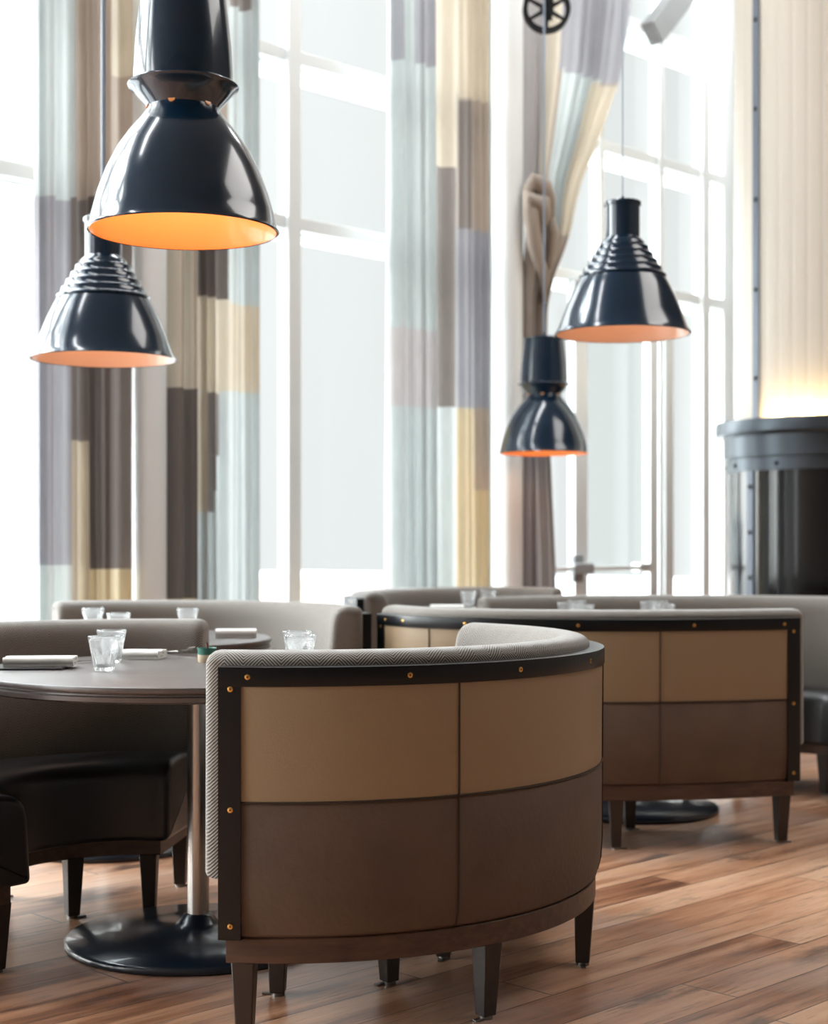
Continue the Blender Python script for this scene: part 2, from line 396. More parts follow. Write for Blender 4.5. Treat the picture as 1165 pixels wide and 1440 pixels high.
curtain('curtain', e, 5.72, .03, .22, 7, .042, P([
    (220, 272, -900, 545, 'cream_c'), (250, 262, -900, 545, 'beige'), (220, 272, 545, 842, 'dark'), (220, 272, 842, 1300, 'yellow'),
    (272, 320, -900, 330, 'beige'), (272, 318, 330, 418, 'dark'), (318, 370, -900, 430, 'mint'), (320, 355, -900, 14, 'taupe'), (272, 320, 418, 552, 'cream_c'), (320, 370, 430, 552, 'cream_c'),
    (272, 284, 552, 730, 'cream_c'), (284, 312, 552, 640, 'taupe'), (284, 304, 640, 690, 'taupe'), (284, 296, 690, 720, 'taupe'), (312, 370, 552, 1300, 'mint'), (272, 312, 720, 1300, 'mint')]),
    'mint', 'patchwork curtain with cream blocks over dark taupe hanging right of the leftmost pillar', 1.9)
e, P = straight(542, 692, .22)
curtain('curtain', e, 5.72, .03, .22, 8, .042, P([
    (540, 613, -900, 1300, 'mint'), (552, 566, -900, 84, 'lilac'), (584, 612, -900, 92, 'lilac'), (540, 613, 462, 572, 'rose'), (613, 640, -900, 234, 'cream_c'), (613, 640, 234, 572, 'taupe'), (613, 641, 572, 1300, 'mint'),
    (641, 700, -900, 142, 'cream_c'), (641, 700, 142, 325, 'beige'), (650, 662, 142, 325, 'taupe'), (641, 700, 325, 575, 'lilac'), (641, 690, 575, 1300, 'yellow'), (668, 700, 575, 690, 'beige')]),
    'mint', 'patchwork curtain of mint, cream and straw cloth hanging left of the middle pillar', 3.1)
ZL = [(5.72, 739, 910), (4.9, 738, 896), (4.575, 738, 888), (4.17, 738, 876), (3.69, 738, 841), (3.44, 738, 819), (3.22, 738, 803), (2.99, 738, 786), (2.80, 738, 773), (2.58, 738, 766), (2.2, 738, 766), (1.68, 737, 772), (.95, 736, 781), (.03, 735, 784)]
def c4(z):
    for (za, a0, a1), (zb, b0, b1) in zip(ZL, ZL[1:]):
        if za >= z >= zb:
            f = (za-z)/(za-zb); return wt(a0+(b0-a0)*f, .24), wt(a1+(b1-a1)*f, .24)
    return wt(735, .24), wt(784, .24)
curtain('curtain', c4, 5.72, .03, .24, 7, .045, [
    (0, .2, 3.0, 9, 'rose'), (.2, .32, 3.0, 9, 'cream_c'), (.32, .40, 4.1, 9, 'lilac'), (.40, 1, 4.12, 9, 'lilac'), (.36, .5, 3.0, 4.12, 'mint'), (.5, .8, 3.0, 4.12, 'mint'), (.7, 1, 3.0, 4.1, 'cream_c'), (.40, .95, 4.75, 9, 'beige'),
    (0, 1, 2.2, 3.05, 'beige'), (.3, .5, 2.2, 3.05, 'rose'), (0, 1, 0, 2.2, 'rose'), (.0, .3, 0, 2.2, 'lilac'), (.8, 1, 0, 2.2, 'taupe')],
    'beige', 'patchwork curtain tied back beside the middle pillar, swept in from the glazed door', 5.0, ofun=lambda u, z: .05*math.exp(-((z-3.0)/.25)**2))
def tie():
    mb = MB(); q = lambda px, py, o: wp(wt(px, o), o, wz(px, py, o))
    mb.tube([q(741, 268, .30), q(752, 255, .36), q(764, 262, .37), q(771, 282, .36), q(773, 305, .34)], [.03, .055, .06, .05, .03], 12)
    mb.tube([q(743, 300, .31), q(750, 280, .38), q(762, 285, .40), q(766, 305, .38), q(760, 326, .36)], [.025, .05, .055, .045, .02], 12)
    mb.tube([q(742, 262, .30), q(747, 300, .36), q(752, 345, .35), q(765, 392, .33), q(766, 425, .30)], [.03, .05, .045, .035, .012], 12)
    mb.tube([q(772, 300, .33), q(778, 328, .34), q(775, 355, .33), q(768, 385, .31)], [.03, .042, .035, .012], 12)
    return mb
tag(tie().build('curtain_tie', M['beige'], ang=180), 'knotted grey cloth tie holding the swept curtain beside the middle pillar', 'curtain tie')
rb = MB(); rb.tube([wp(t0+8, .24, 5.75), wp(TR, .24, 5.75)], .02, 10); tag(rb.build('curtain_rail', M['steel']), 'steel curtain rail high above the windows carrying the patchwork curtains', 'curtain rail')

# ------------------------------------------------------------------ banquettes
def resample(pts, n):
    L = [0]
    for a, b in zip(pts, pts[1:]): L.append(L[-1]+(b-a).length)
    out = []; j = 0
    for i in range(n+1):
        s = L[-1]*i/n
        while j < len(L)-2 and L[j+1] < s: j += 1
        f = (s-L[j])/max(1e-9, L[j+1]-L[j]); out.append(pts[j].lerp(pts[j+1], f))
    return out
def catmull(ctrl, seg=20):
    c = [Vector(p) for p in ctrl]; c = [c[0]*2-c[1]]+c+[c[-1]*2-c[-2]]; out = []
    for i in range(1, len(c)-2):
        for k in range(seg):
            t = k/seg; a, b, d, e = c[i-1], c[i], c[i+1], c[i+2]
            out.append(.5*((2*b)+(d-a)*t+(2*a-5*b+4*d-e)*t*t+(3*b-a-3*d+e)*t**3))
    out.append(c[-2]); return out
def arc(cx, cy, R, d0, d1, n=80):
    return [Vector((cx+R*math.cos(math.radians(d0+(d1-d0)*i/n)), cy+R*math.sin(math.radians(d0+(d1-d0)*i/n)))) for i in range(n+1)]
class Path:
    def __init__(s, pts, left):                 # left: the sitting side lies to the left of the direction of travel
        s.p = resample(pts, 96); s.n = len(s.p); s.left = left; s.T = []; s.s = [0]
        for i in range(s.n):
            s.T.append((s.p[min(i+1, s.n-1)]-s.p[max(i-1, 0)]).normalized())
            if i: s.s.append(s.s[-1]+(s.p[i]-s.p[i-1]).length)
        s.L = s.s[-1]
    def ev(s, q):                               # point, tangent, inward normal at arc length q (extends past the ends)
        if q <= 0: p, t = s.p[0]+s.T[0]*q, s.T[0]
        elif q >= s.L: p, t = s.p[-1]+s.T[-1]*(q-s.L), s.T[-1]
        else:
            i = min(int(q/s.L*(s.n-1)), s.n-2); f = (q-s.s[i])/(s.s[i+1]-s.s[i]); p = s.p[i].lerp(s.p[i+1], f); t = s.T[i].lerp(s.T[i+1], f).normalized()
        nn = Vector((-t.y, t.x)) if s.left else Vector((t.y, -t.x))
        return p, t, nn
    def pt(s, q, n, z):
        p, t, nn = s.ev(q); r = p+nn*n; return Vector((r.x, r.y, z))
def inset(prof, d):
    m = len(prof); A = sum(prof[i][0]*prof[(i+1) % m][1]-prof[(i+1) % m][0]*prof[i][1] for i in range(m)); sg = 1 if A > 0 else -1; out = []
    for i in range(m):
        a, b, c = Vector(prof[i-1]), Vector(prof[i]), Vector(prof[(i+1) % m]); e1 = (b-a).normalized(); e2 = (c-b).normalized()
        n = (Vector((-e1.y, e1.x))+Vector((-e2.y, e2.x)))*sg; n = n.normalized() if n.length > 1e-6 else Vector((0, 0)); out.append(b+n*d)
    return out
def rounded(prof, r, k=5):                       # round the corners of a profile; r per corner
    m = len(prof); out = []
    for i in range(m):
        a, b, c = Vector(prof[i-1]), Vector(prof[i]), Vector(prof[(i+1) % m]); rr = r[i] if isinstance(r, (list, tuple)) else r
        if rr < 1e-5: out.append(tuple(b)); continue
        p = b+(a-b).normalized()*min(rr, (a-b).length*.49); q = b+(c-b).normalized()*min(rr, (c-b).length*.49)
        for j in range(k+1):
            t = j/k; v = p*(1-t)**2+b*2*t*(1-t)+q*t*t; out.append((v.x, v.y))
    return out
def sweep(path, prof, q0, q1, n=72, ends=None):
    st = [(q0+(q1-q0)*i/n, 0.0) for i in range(n+1)]
    if ends:
        e = [(ends*math.sin(a), ends*(1-math.cos(a))) for a in (pi*.15, pi*.28, pi*.4, pi*.5)]
        st = [(q0-x, y) for x, y in reversed(e)]+st+[(q1+x, y) for x, y in e]
    mb = MB(); m = len(prof); per = [0]
    for i in range(m): per.append(per[-1]+(Vector(prof[(i+1) % m])-Vector(prof[i])).length)
    for q, ins in st:
        for (a, z) in (inset(prof, ins) if ins else prof): mb.v.append(path.pt(q, a, z))
    for i in range(len(st)-1):
        for j in range(m):
            k = (j+1) % m; q = (i*m+j, i*m+k, (i+1)*m+k, (i+1)*m+j)
            mb.face(q, [(st[i][0], per[j]), (st[i][0], per[j+1]), (st[i+1][0], per[j+1]), (st[i+1][0], per[j])])
    for i in (0, len(st)-1):
        idx = [i*m+j for j in range(m)]; mb.face(idx if i else idx[::-1], [(prof[j][0], prof[j][1]) for j in (range(m) if i else range(m-1, -1, -1))])
    return mb
UP = rounded([(-.002, .536), (-.004, .795), (.03, .795), (.03, .536)], [.004, 0, 0, 0], 2)
LOW = [(.022, .233), (.010, .243), (.002, .275), (-.002, .33), (-.003, .526), (.002, .534), (.03, .534), (.03, .233)]
TOPB = rounded([(-.010, .790), (-.010, .834), (.05, .834), (.05, .790)], [.003, .004, 0, 0], 2)
ENDT = rounded([(-.009, .233), (-.009, .8), (.055, .8), (.055, .233)], [.003, 0, 0, .003], 2)
PAD = rounded([(.03, .36), (.03, .845), (.045, .862), (.105, .868), (.150, .835), (.165, .60), (.15, .36)], [0, .006, .02, .03, .05, .08, 0], 5)
SHELL = [(.025, .25), (.025, .83), (.06, .83), (.06, .25)]
RAIL = rounded([(.014, .178), (.014, .234), (.44, .234), (.44, .178)], .003, 1)
SEAT = rounded([(.10, .22), (.10, .44), (.30, .472), (.47, .455), (.485, .225)], [0, .02, .1, .06, .02], 6)
def banquette(path, base, label, legs, outer=True, screws=(), seams=(), front_legs=True, flegs=None, end=.042):
    root = thing('banquette', base, label, 'banquette', 'curved banquettes'); L = path.L
    sweep(path, UP, 0, L).build('upper_panel', M['tan'], root)
    sweep(path, LOW, 0, L).build('lower_panel', M['brown'], root)
    sweep(path, TOPB, -.004, L+.004).build('top_band', M['band'], root)
    for q in (0, L-end):
        sweep(path, ENDT, q-.004, q+end+.004, 4).build('end_trim', M['band'], root)
    sweep(path, SHELL, .004, L-.004).build('inner_shell', M['band'], root)
    sweep(path, PAD, -.022, L+.022, 90, .026).build('back_pad', M['pad'], root, ang=60)
    sweep(path, SEAT, -.008, L+.008, 80, .022).build('seat_cushion', M['black'], root, ang=60)
    sweep(path, RAIL, .008, L-.008).build('base_rail', M['rail'], root)
    for q in seams:
        mb = MB(); prof = [(a-.0015, z) for a, z in LOW[:6]]+[(-.0045, .54), (-.0055, .79)]
        mb.tube([path.pt(q, a, z) for a, z in prof], .0022, 6); mb.build('seam', M['thread'], root)
    sm = MB(); sm.tube([path.pt(q, -.0025, .5345) for q in [.04+(L-.08)*i/60 for i in range(61)]], .0022, 6); sm.build('seam', M['thread'], root)
    for q, z in screws:
        p, t, nn = path.ev(q); c = path.pt(q, -.0095, z); ax = Vector((-nn.x, -nn.y, 0)); mb = MB()
        mb.tube([c-ax*.002, c+ax*.0015, c+ax*.0022], [.0062, .0062, .0045], 12); s = mb.build('screw', M['brass'], root)
        mb = MB(); mb.tube([c+ax*.0015, c+ax*.0028], .0022, 8); mb.build('screw_socket', M['thread'], s)
    for (q, n) in legs+(flegs or []):
        p, t, nn = path.ev(q); rot = math.atan2(t.y, t.x); c = p+nn*n
        inw = nn*(.012 if n < .2 else -.012)
        lg = MB().taper(c, .036, .052, .008, .18, rot, (inw.x*.4, inw.y*.4)).build('leg', M['legw'], root, True, .003)
        g = MB(); g.tube([(c.x+inw.x*.4, c.y+inw.y*.4, 0), (c.x+inw.x*.4, c.y+inw.y*.4, .009)], .017, 14); e = t*(-.024); g.box((c.x+e.x, c.y+e.y, .003), (.03, .012, .004), rot); g.build('foot_glide', M['glide'], lg)
    return root
SC = lambda L: [(.062, .812), (.024, .785), (L-.062, .812), (L-.024, .785), (.024, .52), (.024, .265), (L-.024, .52), (L-.024, .265)]
# nearest banquette
p1 = Path(arc(-.30, 4.23, .80, -99, 46), True)
banquette(p1, (.25, 3.9, 0), 'nearest curved banquette, tan over brown leather, its back hiding part of the nearest table',
          [(.045, .042), (.66, .042), (1.25, .042), (p1.L-.05, .042)], screws=SC(p1.L)+[(.42, .812), (.72, .812), (1.05, .812), (1.45, .812)], seams=[.545, 1.30],
          flegs=[(.06, .40), (.66, .42), (1.25, .42), (p1.L-.06, .42)])
# its partner across the table
p2 = Path(arc(-.80, 4.30, .80, 83, 228), True)
banquette(p2, (-1.3, 4.6, 0), 'dark leather seated banquette behind the nearest table, facing the viewer at the left edge',
          [(.05, .042), (.66, .042), (1.25, .042), (p2.L-.05, .042)], screws=SC(p2.L), seams=[.55, 1.3], flegs=[(.08, .42), (.56, .42), (1.15, .42), (p2.L-.06, .42)])
# second tan-backed banquette on the right
p3 = Path(catmull([(1.415, 5.76), (1.08, 5.665), (.70, 5.625), (.32, 5.70), (.03, 5.87), (-.135, 6.12)], 24), False)
banquette(p3, (.65, 5.7, 0), 'second tan backed banquette, wide with black top band, right behind the nearest banquette',
          [(.045, .042), (.70, .042), (1.3, .042), (p3.L-.05, .042)], screws=SC(p3.L)+[(.42, .812), (.84, .812), (1.26, .812), (1.56, .812)], seams=[.545, 1.42],
          flegs=[(.55, .42), (1.25, .42)])
# far partner of the second table
p4 = Path(catmull([(2.35, 6.7), (2.15, 7.15), (1.75, 7.42), (1.2, 7.52), (.70, 7.46), (.315, 7.28)], 24), True)
banquette(p4, (1.3, 7.4, 0), 'far right banquette with pale grey pad, in front of the black steel drum',
          [(.05, .042), (.75, .042), (1.4, .042), (p4.L-.05, .042)], screws=SC(p4.L), seams=[.6, 1.4], flegs=[(.1, .42), (.55, .42), (1.2, .42), (p4.L-.06, .42)])
p5 = Path(arc(-1.04, 5.95, .88, 11, 123), True)
banquette(p5, (-1.0, 6.8, 0), 'pale grey banquette pad curving behind the round table in the middle left, under the curtains',
          [(.05, .042), (.85, .042), (p5.L-.05, .042)], screws=SC(p5.L), seams=[.55, 1.2], flegs=[(.1, .42), (.85, .42), (p5.L-.06, .42)])
p6 = Path(arc(.44, 8.16, .80, 62, 206), True)
banquette(p6, (.3, 9.0, 0), 'farthest banquette, olive grey, behind the far table below the middle pillar',
          [(.05, .042), (1.0, .042), (p6.L-.05, .042)], screws=SC(p6.L), seams=[.55, 1.3], flegs=[(.1, .42), (1.0, .42), (p6.L-.06, .42)])

# ------------------------------------------------------------------ tables
def table(cx, cy, label):
    root = thing('table', (cx, cy, 0), label, 'table', 'round dining tables')
    m = MB(); m.lathe([(0, .76), (.594, .76), (.602, .757), (.604, .749), (.600, .742), (.594, .740), (.594, .736), (.600, .733), (.598, .722), (.588, .717), (0, .716)], 96, (cx, cy, 0)); m.build('tabletop', M['top'], root, ang=50)
    m = MB(); m.lathe([(0, .716), (.22, .716), (.22, .70), (.05, .69), (0, .69)], 40, (cx, cy, 0)); m.build('top_plate', M['disc'], root)
    m = MB(); m.lathe([(.030, .05), (.030, .70)], 32, (cx, cy, 0)); m.build('pole', M['steel'], root)
    m = MB(); m.lathe([(0, .0), (.36, .0), (.366, .006), (.366, .016), (.358, .024), (.20, .034), (.07, .044), (.055, .056), (.042, .075), (.0305, .08)], 80, (cx, cy, 0)); m.build('base_disc', M['disc'], root, ang=50)
    return root
T1 = (-.600, 4.35); T3 = (-1.13, 5.77); T4 = (.38, 8.15); T2 = (.90, 6.52)
table(*T1, 'nearest round dark wood table on a steel pole with a black disc base')
table(*T3, 'round dark wood table in the middle left in front of the pale grey banquette')
table(*T4, 'farthest round table, in front of the olive grey banquette')
table(*T2, 'round table on a black disc base behind the wide tan backed banquette')

def tumbler(loc, label, grp, k=1.0):
    m = MB(); H = .094*k
    def rm(a, z):
        f = max(0.0, min(1.0, (H*.72-z)/(H*.2)))*max(0.0, min(1.0, (z-.004)/.01))
        a9 = (a*9/(2*pi)) % 1.0; return 1-f*.10*(abs(a9-.5)*2)**1.2 if f > 0 else 1
    m.lathe([(0, .0), (.026*k, .0), (.0285*k, .003), (.0305*k, H*.2), (.034*k, H*.45), (.0375*k, H*.66), (.039*k, H*.74), (.041*k, H*.85), (.0432*k, H*.985), (.0427*k, H), (.0416*k, H*.99)], 72, loc, rmod=rm)
    m.lathe([(.0416*k, H*.99), (.0392*k, H*.85), (.0372*k, H*.74), (.033*k, H*.5), (.0285*k, H*.2), (.024*k, H*.12), (0, H*.11)], 72, loc)
    return tag(m.build('tumbler', M['glass'], ang=40), label, 'glass', grp)
G = 'tumblers on the tables'
tumbler((*at(146, 943, .76)[:2], .76), 'front faceted glass tumbler of the pair left of centre on the nearest table', G)
tumbler((*at(157, 931, .76)[:2], .76), 'rear faceted glass tumbler of the pair left of centre on the nearest table', G)
tumbler((-.312, 4.30, .76), 'front faceted glass tumbler of the pair beside the nearest banquette top', G)
tumbler((-.336, 4.50, .76), 'rear faceted glass tumbler of the pair beside the nearest banquette top', G)
for (px, top, lb) in ((131, 855, 'taller looking left tumbler on the middle left table'), (167, 862, 'tumbler second from the left on the middle left table'), (264, 855.5, 'tumbler standing alone right of the others on the middle left table')):
    s = (top-YH)/(HC-.854); tumbler(((px-CX)/s, F/s, .76), lb, G)
for (px, top, lb) in ((659, 832, 'front tumbler of the pair on the farthest table'), (687, 830.5, 'rear tumbler of the pair on the farthest table')):
    s = (top-YH)/(HC-.854); tumbler(((px-CX)/s, F/s, .76), lb, G)
for (px, top, lb) in ((798, 847, 'left tumbler of the left cluster behind the wide tan banquette'), (811, 844, 'rear tumbler of the left cluster behind the wide tan banquette'), (822, 850, 'right tumbler of the left cluster behind the wide tan banquette'),
                      (914, 846, 'left tumbler of the right cluster behind the wide tan banquette'), (926, 844.5, 'rear tumbler of the right cluster behind the wide tan banquette'), (936, 849, 'right tumbler of the right cluster behind the wide tan banquette')):
    s = (top-YH)/(HC-.854); tumbler(((px-CX)/s, F/s, .76), lb, G)

def napkin(c, L, Wd, h, rot, label):
    m = MB(); X = Vector((math.cos(rot), math.sin(rot), 0)); Y = Vector((-X.y, X.x, 0)); c = Vector(c)
    # one folded cloth: a long strip turned back on itself three times, seen from its end as an S
    layers = 3; th = h/layers*.86; ctr = []
    for k in range(layers):
        z = h*(k+.5)/layers; xs = (-1, 1) if k % 2 == 0 else (1, -1)
        for i in range(9):
            x = xs[0]+(xs[1]-xs[0])*i/8; ctr.append((x*(Wd/2-h/layers/2), z+.0015*math.sin(i*1.3+k)))
        if k < layers-1:
            s = xs[1]
            for a in (-45, 0, 45): ctr.append((s*(Wd/2-h/layers/2+h/layers/2*math.cos(math.radians(a))), z+h/layers/2+h/layers/2*math.sin(math.radians(a))))
    prof = []
    cv = [Vector(p) for p in ctr]
    for sgn in (1, -1):
        rng = range(len(cv)) if sgn == 1 else range(len(cv)-1, -1, -1)
        for i in rng:
            d = (cv[min(i+1, len(cv)-1)]-cv[max(i-1, 0)]).normalized(); n = Vector((-d.y, d.x)); prof.append(cv[i]+n*th/2*sgn)
    nS = 10; mm = len(prof); b = len(m.v)
    for i in range(nS+1):
        y = (i/nS-.5)*L; wob = 1+.03*math.sin(i*.9+c.x*9)
        for p in prof: m.v.append(c+X*y+Y*p.x*wob+Vector((0, 0, max(p.y, .0005))))
    for i in range(nS):
        for j in range(mm): k = (j+1) % mm; m.face((b+i*mm+j, b+i*mm+k, b+(i+1)*mm+k, b+(i+1)*mm+j))
    m.face([b+j for j in range(mm)][::-1]); m.face([b+nS*mm+j for j in range(mm)])
    return tag(m.build('napkin', M['napkin'], ang=60), label, 'napkin', 'folded napkins')
q = at(60, 940, .76); napkin((q[0]-.01, q[1]+.02, .766), .19, .10, .026, .08, 'folded white napkin on a slate near the left edge of the nearest table')
q = at(200, 926, .76); napkin((q[0], q[1], .76), .125, .10, .026, -.1, 'folded white napkin behind the tumblers on the nearest table')
napkin((-.20, 4.66, .76), .17, .10, .022, .05, 'folded white napkin on the nearest table just showing over the nearest banquette')
q = at(336, 890, .76); napkin((-.66, 5.80, .76), .15, .10, .03, .1, 'folded white napkin on the middle left table')
q = at(628, 852, .76); napkin((.17, 8.1, .76), .17, .12, .032, .0, 'folded white napkin on the farthest table')
m = MB(); q = at(26, 940, .76); m.box((q[0], q[1]+.01, .763), (.26, .16, .006), .05); tag(m.build('serving_slate', M['slate'], bevel=.002), 'thin dark slate under the napkin at the left of the nearest table', 'slate')
# cutlery
def strip(m, pts, ws, th):
    b = len(m.v); pts = [Vector(p) for p in pts]
    for i, p in enumerate(pts):
        d = (pts[min(i+1, len(pts)-1)]-pts[max(i-1, 0)]).normalized(); sd = d.cross(Vector((0, 0, 1))).normalized(); up = sd.cross(d)
        for a, c in ((-1, -1), (1, -1), (1, 1), (-1, 1)): m.v.append(p+sd*ws[i]/2*a+up*th/2*c)
    for i in range(len(pts)-1):
        for k in range(4): k2 = (k+1) % 4; m.face((b+i*4+k, b+i*4+k2, b+(i+1)*4+k2, b+(i+1)*4+k))
    m.face((b+3, b+2, b+1, b)); e = b+(len(pts)-1)*4; m.face((e, e+1, e+2, e+3)); return m
def along(o, dx, dy, s, z): return (o[0]+dx*s, o[1]+dy*s, z)
o = at(97, 937, .775)
def cutl(kind, o, ang, label, z0=.764, rise=0.0):
    dx, dy = math.cos(ang), math.sin(ang); root = thing(kind, (o[0], o[1], z0), label, kind.replace('table_', ''))
    hd = MB(); strip(hd, [along(o, dx, dy, -.10, z0+.003), along(o, dx, dy, -.05, z0+.006), along(o, dx, dy, .01, z0+.006+rise*.5)], [.013, .011, .007], .0035); hd.build('handle', M['steel'], root, True, .001)
    if kind == 'table_knife':
        m = MB(); strip(m, [along(o, dx, dy, .01, z0+.006), along(o, dx, dy, .06, z0+.006), along(o, dx, dy, .10, z0+.006)], [.012, .018, .006], .0018); m.build('blade', M['steel'], root)
    else:
        m = MB(); strip(m, [along(o, dx, dy, .01, z0+.006+rise*.5), along(o, dx, dy, .03, z0+.006+rise*.8), along(o, dx, dy, .045, z0+.008+rise)], [.007, .022, .024], .0022); m.build('fork_head', M['steel'], root)
        for k in range(4):
            off = (k-1.5)*.0062; t = MB(); bx, by = -dy*off, dx*off
            strip(t, [along((o[0]+bx, o[1]+by), dx, dy, .043, z0+.008+rise), along((o[0]+bx, o[1]+by), dx, dy, .07, z0+.008+rise*1.3), along((o[0]+bx, o[1]+by), dx, dy, .088, z0+.013+rise*1.9)], [.0038, .003, .0018], .002); t.build('tine', M['steel'], root)
    return root
q = at(110, 930, .766); cutl('table_knife', (q[0], q[1]), .95, 'steel knife lying between napkin and tumblers on the nearest table', .761)
q = at(268, 920, .766); cutl('table_fork', (q[0]-.05, q[1]+.06), -.88, 'steel fork with raised tines beside the teal pot on the nearest table', .762, .007)
q = at(291, 931, .76)
pot = thing('pot', (q[0], q[1], .76), 'tiny cream and teal pot with a twig on the nearest table by the banquette corner', 'pot')
m = MB(); m.lathe([(0, 0), (.024, 0), (.026, .004), (.0265, .022), (0, .022)], 32, (q[0], q[1], .76)); m.build('body', M['cream'], pot)
m = MB(); m.lathe([(.0265, .022), (.0268, .034), (.029, .042), (.027, .042), (.022, .030), (0, .027)], 32, (q[0], q[1], .76)); m.build('glazed_rim', M['teal'], pot)
m = MB(); m.tube([(q[0], q[1], .788), (q[0]+.002, q[1], .806), (q[0]-.001, q[1], .818)], [.004, .0035, .003], 8); m.build('twig', M['twig'], pot)

# ------------------------------------------------------------------ pendant lamps
ZC = 6.2
def lamp_light(root, x, y, z, e, c=(1, .70, .42)):
    l = bpy.data.lights.new('bulb_light', 'POINT'); l.energy = e; l.color = c; l.shadow_soft_size = .04
    o = bpy.data.objects.new('bulb_light', l); C.objects.link(o); o.parent = root; o.location = Vector((x, y, z))-root.location
def two_tier(x, y, zr, k, label, lin_m, e):
    r = thing('pendant_lamp', (x, y, zr), label, 'lamp', 'pendant lamps'); L = (x, y, zr)
    S = [(.264, 0), (.268, .003), (.262, .012), (.252, .055), (.238, .105), (.216, .165), (.187, .225), (.153, .275), (.122, .312), (.104, .335), (.100, .346)]
    S = [(a*k, b*k) for a, b in S]
    m = MB(); m.lathe(S, 96, L); m.build('shade', M['enamel'], r, ang=60)
    m = MB(); m.lathe([(a-.005*k, b+.001*k) for a, b in S if b < .33*k]+[(.0, .33*k)], 96, L); m.build('shade_lining', lin_m, r, ang=60)
    m = MB(); m.lathe([(.095*k, .336*k), (.104*k, .352*k), (.128*k, .378*k), (.143*k, .398*k), (.153*k, .402*k), (.155*k, .407*k), (.150*k, .412*k), (.138*k, .414*k)], 80, L); m.build('collar', M['enamel'], r, ang=50)
    m = MB(); m.lathe([(.1385*k, .412*k), (.1385*k, .440*k), (.134*k, .52*k), (.126*k, .60*k), (.118*k, .665*k), (.122*k, .668*k), (.122*k, .676*k), (.115*k, .680*k), (.03*k, .690*k), (0, .690*k)], 80, L); m.build('housing', M['enamel'], r, ang=40)
    for a in range(6):
        an = a*pi/3+.35; m = MB(); c = Vector((x+.094*k*math.cos(an), y+.094*k*math.sin(an), zr+.345*k)); m.tube([c, c+Vector((.008*k*math.cos(an), .008*k*math.sin(an), .003))], .010*k, 10); m.build('vent_glow_disc', lin_m, r)  # solid orange discs stand in for the lit openings at the neck
    m = MB(); m.lathe([(.0, .14*k), (.03*k, .15*k), (.042*k, .19*k), (.03*k, .24*k), (.02*k, .30*k), (0, .31*k)], 24, L); m.build('bulb', M['bulb'], r)
    m = MB(); m.tube([(x, y, zr+.688*k), (x, y, zr+.72*k)], [.02*k, .008*k], 12); m.build('cord_grip', M['enamel'], r)
    m = MB(); m.tube([(x, y, zr+.70*k), (x, y, ZC)], .006, 8); m.build('cord', M['cordm'], r)
    lamp_light(r, x, y, zr+.10*k, e); return r
def ribbed(x, y, zr, k, label, lin_m, e, cr=.004):
    r = thing('pendant_lamp', (x, y, zr), label, 'lamp', 'pendant lamps'); L = (x, y, zr)
    S = [(.283, 0), (.288, .003), (.283, .010), (.272, .025), (.25, .085), (.222, .155), (.196, .21), (.180, .238)]
    z, rr = .238, .180
    for j in range(5):                                        # stepped ribs
        S += [(rr+.004, z+.003), (rr+.003, z+.010), (rr-.009, z+.016), (rr-.012, z+.026)]; z += .030; rr -= .0185
    S += [(.088, .392), (.078, .402), (.072, .408)]
    S = [(a*k, b*k) for a, b in S]
    m = MB(); m.lathe(S, 96, L); m.build('shade', M['enamel'], r, ang=50)
    m = MB(); m.lathe([(.278*k, .001), (.268*k, .024*k), (.246*k, .084*k), (.218*k, .154*k), (.175*k, .236*k), (.09*k, .38*k), (0, .385*k)], 80, L); m.build('shade_lining', lin_m, r, ang=60)
    m = MB(); m.lathe([(.072*k, .404*k), (.072*k, .54*k), (.078*k, .542*k), (.078*k, .556*k), (.074*k, .56*k), (0, .56*k)], 64, L); m.build('neck_cap', M['enamel'], r, ang=40)
    m = MB(); m.lathe([(.0, .16*k), (.03*k, .17*k), (.042*k, .21*k), (.03*k, .26*k), (.02*k, .33*k), (0, .34*k)], 24, L); m.build('bulb', M['bulb'], r)
    m = MB(); m.tube([(x, y, zr+.558*k), (x, y, zr+.585*k)], [.012*k, .005*k], 12); m.build('cord_grip', M['enamel'], r)
    m = MB(); m.tube([(x, y, zr+.57*k), (x, y, ZC)], cr, 8); m.build('cord', M['cordm'], r)
    lamp_light(r, x, y, zr+.12*k, e); return r
def lampz(d, y): return HC+(YH-y)*d/F
two_tier((258-CX)/F*4.33, 4.33, lampz(4.33, 327), .99, 'large two tiered dark blue pendant lamp glowing orange, hanging top left over the nearest table', M['lining'], 3)
two_tier((765.5-CX)/F*9.1, 9.1, lampz(9.1, 638), .99, 'distant two tiered dark blue pendant lamp hanging in front of the swept curtain', M['lining'], 2.2)
ribbed((145.5-CX)/F*5.77, 5.77, lampz(5.77, 506), .935, 'left ribbed dark blue pendant lamp partly hidden by the large lamp', M['lining2'], .9, .009)
ribbed((876-CX)/F*6.5, 6.5, lampz(6.5, 470.5), .985, 'right ribbed dark blue pendant lamp hanging before the glazed door', M['lining2'], .9, .0025)

